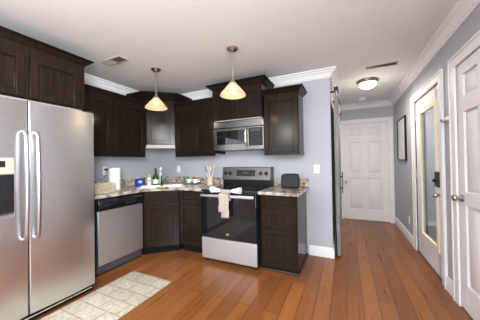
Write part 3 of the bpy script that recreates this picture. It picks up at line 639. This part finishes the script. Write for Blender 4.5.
# ------------------------------------------------------------------ picture, outlets, switch
r = thing('picture_frame', 'dark framed picture on the right hallway wall', 'picture', (RX, 4.60, 1.60), RR)
b = MB(); hx, hz = 0.30, 0.36
for (a0, a1, c0, c1) in ((-hx, hx, -hz, -hz+0.025), (-hx, hx, hz-0.025, hz), (-hx, -hx+0.025, -hz+0.025, hz-0.025), (hx-0.025, hx, -hz+0.025, hz-0.025)): b.box(a0, a1, -0.028, -0.001, c0, c1)
b.build('frame', 'wood', r, 0.003); box(-hx+0.024, hx-0.024, -0.014, -0.002, -hz+0.024, hz-0.024).build('print', 'mat_art', r)
def plate(label, loc, rz, kind='outlet', cat='outlet'):
    r = thing('wall_'+kind, label, cat, loc, rz)
    box(-0.036, 0.036, -0.006, 0, -0.058, 0.058).build('cover_plate', 'white', r, 0.002)
    if kind == 'outlet':
        for z in (-0.020, 0.020):
            s = MB().lathe([(0, -0.0055), (0.017, -0.0055), (0.016, -0.008), (0, -0.008)], (0, 0, z), 18, 'y').build('socket', 'ceramic', r)
            b = MB(); b.box(-0.008, -0.006, -0.0086, -0.0075, z-0.005, z+0.006); b.box(0.006, 0.008, -0.0086, -0.0075, z-0.005, z+0.006); b.build('slots', 'black', s)
    else: box(-0.006, 0.006, -0.018, -0.005, -0.014, 0.014).build('toggle', 'ceramic', r, 0.002)
    return r
plate('white wall outlet with a black plug above the basket', (LW, 2.06, 1.16), RL)
plate('white wall outlet above the backsplash near the sink', (-2.70, BW, 1.15), 0)
plate('white light switch between drawer cabinet and barn door', (-0.362, BW, 1.15), 0, 'switch', 'light switch')
plate('white outlet low on the right hallway wall', (RX, 4.25, 0.32), RR)

r = thing('door_guard', 'small white swing bar latch on wall between the right doors', 'latch', (RX, 2.70, 1.625), RR)
box(-0.055, 0.070, -0.034, -0.016, -0.016, 0.016).build('bar', 'white', r, 0.005); box(-0.020, 0.020, -0.016, 0.0, -0.022, 0.022).build('mount', 'white', r, 0.003)
box(-0.085, -0.052, -0.036, -0.018, -0.013, 0.013).build('tip', 'greyplas', r, 0.004)
# ------------------------------------------------------------------ rug
tag(box(-0.287, 0.287, -0.74, 0.74, 0.0, 0.009).build('rug', 'rug', bevel=0.003, loc=(-1.975, 1.08, 0.0005)), 'cream patchwork runner rug in front of the refrigerator', 'rug')

# ------------------------------------------------------------------ things on the counter
CT = 0.9145
def lathe_part(prof, name, m, parent, c=(0, 0, 0), n=22, **k): return MB().lathe(prof, c, n, **k).build(name, m, parent)
# basket
r = thing('basket', 'small cream woven basket beside the refrigerator', 'basket', (-2.65, 1.695, CT+0.001), RL)
b = MB(); hx, hy, h = 0.115, 0.07, 0.105
for z in [0.007+0.020*i for i in range(6)]:
    q = 1+0.10*z/h; P = [(-hx*q, -hy*q), (hx*q, -hy*q), (hx*q, hy*q), (-hx*q, hy*q)]
    for i in range(4):
        p, s = P[i], P[(i+1) % 4]; m = 9
        b.tube([(p[0]+(s[0]-p[0])*t/m, p[1]+(s[1]-p[1])*t/m, z+0.002*(-1)**t) for t in range(m+1)], 0.006, 6)
for i in range(4):
    P = [(-hx, -hy), (hx, -hy), (hx, hy), (-hx, hy)]; p, s = P[i], P[(i+1) % 4]; m = 7 if i % 2 == 0 else 5
    for t in range(m+1): x, y = p[0]+(s[0]-p[0])*t/m, p[1]+(s[1]-p[1])*t/m; b.tube([(x, y, 0.002), (x*1.1, y*1.1, h)], 0.004, 5)
b.build('weave', 'wicker', r); box(-hx, hx, -hy, hy, 0.0, 0.006).build('base', 'wicker', r)
# cord and plug
r = thing('power_cord', 'black plug with grey cord running down to the basket', 'cord', (LW, 2.06, 1.18), RL)
box(-0.020, 0.020, -0.045, -0.009, -0.014, 0.014).build('plug', 'black', r, 0.005)
n = 14
pts = [(0, -0.045, 0)] + [(-0.02-0.30*(i/n)**1.2, -0.060-0.30*i/n, -0.012-0.105*(i/n)**0.8 - 0.03*math.sin(PI*i/n)) for i in range(n+1)]
MB().tube(pts, 0.004, 7).build('cable', 'greyplas', r)
# paper towel roll
r = thing('paper_towel_roll', 'white paper towel roll on the counter beside the basket', 'paper towels', (-2.805, 1.975, CT))
lathe_part([(0, 0), (0.075, 0), (0.075, 0.010), (0, 0.012)], 'stand_base', 'white', r)
lathe_part([(0.019, 0.012), (0.068, 0.012), (0.070, 0.02), (0.070, 0.278), (0.068, 0.286), (0.019, 0.286), (0.019, 0.012)], 'paper', 'paper', r, n=32)
lathe_part([(0, 0.012), (0.010, 0.012), (0.010, 0.288), (0.012, 0.291), (0.008, 0.294), (0, 0.294)], 'post', 'white', r, n=14)
# blue tub
r = thing('detergent_tub', 'blue plastic detergent tub with white lid patch', 'tub', (-2.90, 2.46, CT), math.radians(35))
b = MB(); pr = [(-0.062, 0), (0.062, 0), (0.068, 0.05), (0.060, 0.095), (0.030, 0.118), (-0.030, 0.118), (-0.060, 0.095), (-0.068, 0.05)]
b.extr([(x, -0.040, z) for x, z in pr], (0, 0.08, 0)).build('tub', 'blue', r, 0.012, 3)
b = MB(); b.lathe([(0, 0), (0.022, 0), (0.022, -0.003), (0, -0.003)], (0.015, -0.040, 0.062), 20, 'y', sx=1.4).build('label', 'palegreen', r)
box(-0.045, -0.008, -0.030, 0.030, 0.098, 0.128).build('lid', 'white', r, 0.008, 3)
# bottles
r = thing('lotion_bottle', 'cream soap bottle with amber top beside the blue tub', 'bottle', (-2.80, 2.55, CT))
lathe_part([(0, 0), (0.032, 0), (0.034, 0.01), (0.034, 0.095), (0.028, 0.115), (0.014, 0.125), (0, 0.125)], 'body', 'ceramic', r)
lathe_part([(0, 0.124), (0.018, 0.124), (0.020, 0.150), (0.014, 0.166), (0.006, 0.170), (0, 0.170)], 'cap', 'amber', r)
lathe_part([(0.0346, 0.060), (0.0352, 0.060), (0.0352, 0.092), (0.0346, 0.092), (0.0346, 0.060)], 'label', 'amber', r)
r = thing('wine_bottle', 'dark green bottle with white label behind the sink', 'bottle', (-2.78, 2.665, CT))
lathe_part([(0, 0), (0.044, 0), (0.047, 0.008), (0.047, 0.115), (0.038, 0.145), (0.016, 0.175), (0.014, 0.245), (0.016, 0.250), (0.016, 0.262), (0, 0.262)], 'glass_body', 'green', r, n=26)
lathe_part([(0.0474, 0.018), (0.0480, 0.018), (0.0480, 0.085), (0.0474, 0.085), (0.0474, 0.018)], 'label', 'white', r, n=26)
r = thing('spray_bottle', 'slim pale green bottle right behind the dark green bottle', 'bottle', (-2.81, 2.80, CT))
lathe_part([(0, 0), (0.032, 0), (0.034, 0.01), (0.034, 0.17), (0.024, 0.20), (0.014, 0.215), (0.014, 0.235), (0, 0.235)], 'body', 'palegreen', r)
lathe_part([(0, 0.234), (0.018, 0.234), (0.018, 0.262), (0.010, 0.275), (0, 0.276)], 'cap', 'white', r)
# faucet
r = thing('faucet', 'dark slim faucet rising behind the white sink', 'faucet', (-2.690, 2.700, CT), PI/4)
lathe_part([(0, 0), (0.026, 0), (0.026, 0.012), (0.015, 0.020), (0.013, 0.055), (0, 0.055)], 'base', 'iron', r, n=18)
MB().tube([(0, 0, 0.05), (0, 0, 0.10), (0, -0.012, 0.128), (0, -0.045, 0.145), (0, -0.090, 0.140), (0, -0.115, 0.118), (0, -0.118, 0.098)], 0.010, 10).build('spout', 'iron', r)
MB().tube([(0.012, 0, 0.04), (0.055, 0, 0.065)], 0.006, 8).build('lever', 'iron', r)
# yellow scrub dish on the front of the rim
r = thing('sponge_dish', 'yellow green sponge in a dark dish at front of sink', 'sponge', (-2.365, 2.435, CT), PI/4)
lathe_part([(0, 0), (0.070, 0), (0.080, 0.012), (0.076, 0.014), (0.066, 0.004), (0, 0.004)], 'dish', 'greyplas', r, sy=0.5)
box(-0.055, 0.055, -0.022, 0.022, 0.006, 0.026).build('sponge', 'yellow', r, 0.006, 2)
r.location.z = CT+0.0005; r.location.x, r.location.y = -2.275, 2.296
# green mug, white cups
r = thing('mug', 'green mug behind the stacked white cups', 'mug', (-2.44, 3.00, CT))
lathe_part([(0, 0), (0.038, 0), (0.042, 0.006), (0.043, 0.115), (0.039, 0.115), (0.037, 0.012), (0, 0.010)], 'body', 'leaf', r)
MB().tube([(0.042, 0, 0.09), (0.068, 0, 0.085), (0.074, 0, 0.06), (0.066, 0, 0.034), (0.042, 0, 0.03)], 0.006, 8).build('handle', 'leaf', r)
r = thing('serving_tray', 'dark tray under the white cups', 'tray', (-2.26, 2.93, CT))
box(-0.12, 0.12, -0.065, 0.065, 0.0, 0.014).build('board', 'greyplas', r, 0.004)
def cup(label, x, y, z):
    r = thing('cup', label, 'cup', (x, y, z), random.uniform(0.5, 2.0), 'white cups on the tray')
    lathe_part([(0, 0), (0.026, 0), (0.030, 0.006), (0.044, 0.040), (0.048, 0.062), (0.045, 0.062), (0.040, 0.040), (0.026, 0.010), (0, 0.009)], 'bowl', 'ceramic', r)
    MB().tube([(0.044, 0, 0.052), (0.064, 0, 0.050), (0.068, 0, 0.034), (0.056, 0, 0.022), (0.038, 0, 0.024)], 0.005, 7).build('handle', 'ceramic', r)
cup('white cup at left on the dark tray', -2.322, 2.93, CT+0.0145); cup('white cup at right on the dark tray', -2.200, 2.93, CT+0.0145)
# utensil crock with utensils
r = thing('utensil_crock', 'small beige crock holding utensils left of the stove', 'crock', (-1.912, 2.93, CT))
lathe_part([(0, 0), (0.046, 0), (0.050, 0.008), (0.050, 0.128), (0.053, 0.135), (0.047, 0.135), (0.044, 0.012), (0, 0.010)], 'jar', 'crock', r, n=26)
def spoon(label, name, dx, dy, tx, ty, L, m, w):
    r = thing(name, label, 'utensil', (-1.912+dx, 2.93+dy, CT+0.0145), 0, 'utensils in the crock')
    d = Vector((tx, ty, 1)).normalized(); MB().tube([d*0.0, d*L*0.75], 0.005, 8).build('handle', m, r)
    b = MB(); b.lathe([(0, -0.045), (w*0.5, -0.040), (w, -0.015), (w, 0.018), (w*0.6, 0.042), (0, 0.046)], n=16, sy=0.28)
    b.move(Matrix.Translation(d*(L*0.86)) @ d.to_track_quat('Z', 'Y').to_matrix().to_4x4() @ Matrix.Rotation(0.5, 4, 'Z')); b.build('head', m, r)
spoon('white spoon leaning left in the beige crock', 'spoon', 0.026, 0.0, -0.30, 0.0, 0.295, 'white', 0.036)
spoon('steel ladle leaning far left in the beige crock', 'ladle', 0.010, -0.024, -0.30, -0.05, 0.270, 'steel2', 0.034)
spoon('white spatula leaning right in the beige crock', 'spatula', 0.000, 0.022, 0.20, 0.02, 0.300, 'white', 0.036)
spoon('wooden spoon upright in the beige crock', 'wooden_spoon', -0.028, 0.008, 0.02, 0.10, 0.265, 'crock', 0.022)
# toaster
r = thing('toaster', 'black two slot toaster on the right granite counter', 'toaster', (-0.655, 2.865, CT), math.radians(6))
b = MB(); pr = [(-0.110, 0.012), (0.110, 0.012), (0.113, 0.10), (0.106, 0.165), (0.088, 0.182), (-0.088, 0.182), (-0.106, 0.165), (-0.113, 0.10)]
b.extr([(x, -0.075, z) for x, z in pr], (0, 0.15, 0)).build('shell', 'black', r, 0.014, 3)
box(-0.082, 0.070, -0.079, -0.073, 0.030, 0.158).build('side_panel', 'black', r, 0.003)
for y in (-0.030, 0.030): box(-0.075, 0.075, y-0.012, y+0.012, 0.181, 0.1835).build('slot', 'black', r)
box(0.112, 0.132, -0.014, 0.014, 0.105, 0.118).build('lever', 'black', r, 0.004)
MB().lathe([(0, 0), (0.014, 0), (0.012, 0.012), (0, 0.013)], (0.110, -0.035, 0.055), 14, 'x').build('dial', 'greyplas', r)
for x in (-0.085, 0.085):
    for y in (-0.05, 0.05): MB().lathe([(0, 0), (0.011, 0), (0.011, 0.014), (0, 0.014)], (x, y, 0), 10).build('foot', 'black', r)
MB().tube([(0.10, 0.060, 0.02), (0.15, 0.075, 0.006), (0.18, 0.05, 0.006), (0.195, 0.00, 0.005), (0.192, -0.02, 0.005)], 0.004, 7).build('cord', 'black', r)

# dish towels over the oven handle
hx0, hy0, hz0 = -1.560, 2.37, 0.850
def cloth(name, m, parent, x0, x1, ztop, zf, zb, yo, nx=10, wav=0.005, seed=1.0):
    # strip over the handle bar: falls in front to zf, behind to zb
    b = MB(); prof = []
    rx, rz = 0.020+yo, 0.027+yo
    yc = -0.041
    for i in range(9): prof.append((yc-rx, zf+(hz0-zf)*i/8.0))
    for i in range(1, 8): a = PI*i/8; prof.append((yc-rx*math.cos(a), hz0+rz*math.sin(a)))
    for i in range(4): prof.append((yc+rx, hz0-(hz0-zb)*i/3.0))
    rows = []
    for j in range(nx+1):
        u = j/nx; x = x0+(x1-x0)*u
        rows.append([b.bm.verts.new((x + (0.004*math.sin(z*40+seed)), y - (abs(wav*math.sin(u*9+seed+z*6)) if y < yc else 0.0), z)) for (y, z) in prof])
    for A, B in zip(rows, rows[1:]):
        for k in range(len(prof)-1): b.bm.faces.new((A[k], B[k], B[k+1], A[k+1]))
    return b.build(name, m, parent, solid=0.004)
t = thing('dish_towel', 'beige towel with white bow hanging on the oven handle', 'towel', (hx0, hy0, 0))
cloth('towel_front', 'beigecloth', t, 0.205, 0.305, 0, 0.60, 0.80, 0.0035, seed=0.4)
cloth('towel_flap', 'beigecloth', t, 0.172, 0.262, 0, 0.665, 0.80, 0.011, seed=1.7)
def bow(x0, x1, lab):
    b = MB(); n = 10; rings = []
    for i in range(n+1):
        u = i/n; x = x0+(x1-x0)*u; hgt = 0.016+0.022*u**0.8; dep = 0.016+0.022*u; 
        rings.append([b.bm.verts.new((x, -0.035+dep*math.cos(2*PI*k/16)*(1+0.15*math.sin(5*k+6*u)), 0.915+0.012*u+hgt*math.sin(2*PI*k/16)*(1+0.12*math.cos(3*k+5*u)))) for k in range(16)])
    for A, B in zip(rings, rings[1:]):
        for k in range(16): b.bm.faces.new((A[k], A[(k+1) % 16], B[(k+1) % 16], B[k]))
    b.bm.faces.new(rings[0]); 
    c = b.bm.verts.new(((x1*0.9+x0*0.1), -0.035, 0.925))
    for k in range(16): b.bm.faces.new((rings[-1][k], rings[-1][(k+1) % 16], c))
    tag(b.build('bow_loop', 'whitecloth', t), lab)
bow(0.180, 0.050, 'white left bow loop'); bow(0.325, 0.450, 'white right bow loop')
b = MB(); b.lathe([(0, 0.180), (0.020, 0.182), (0.026, 0.21), (0.024, 0.25), (0.026, 0.29), (0.020, 0.318), (0, 0.320)], (0, -0.036, 0.908), 16, 'x'); b.build('knot', 'beigecloth', t)
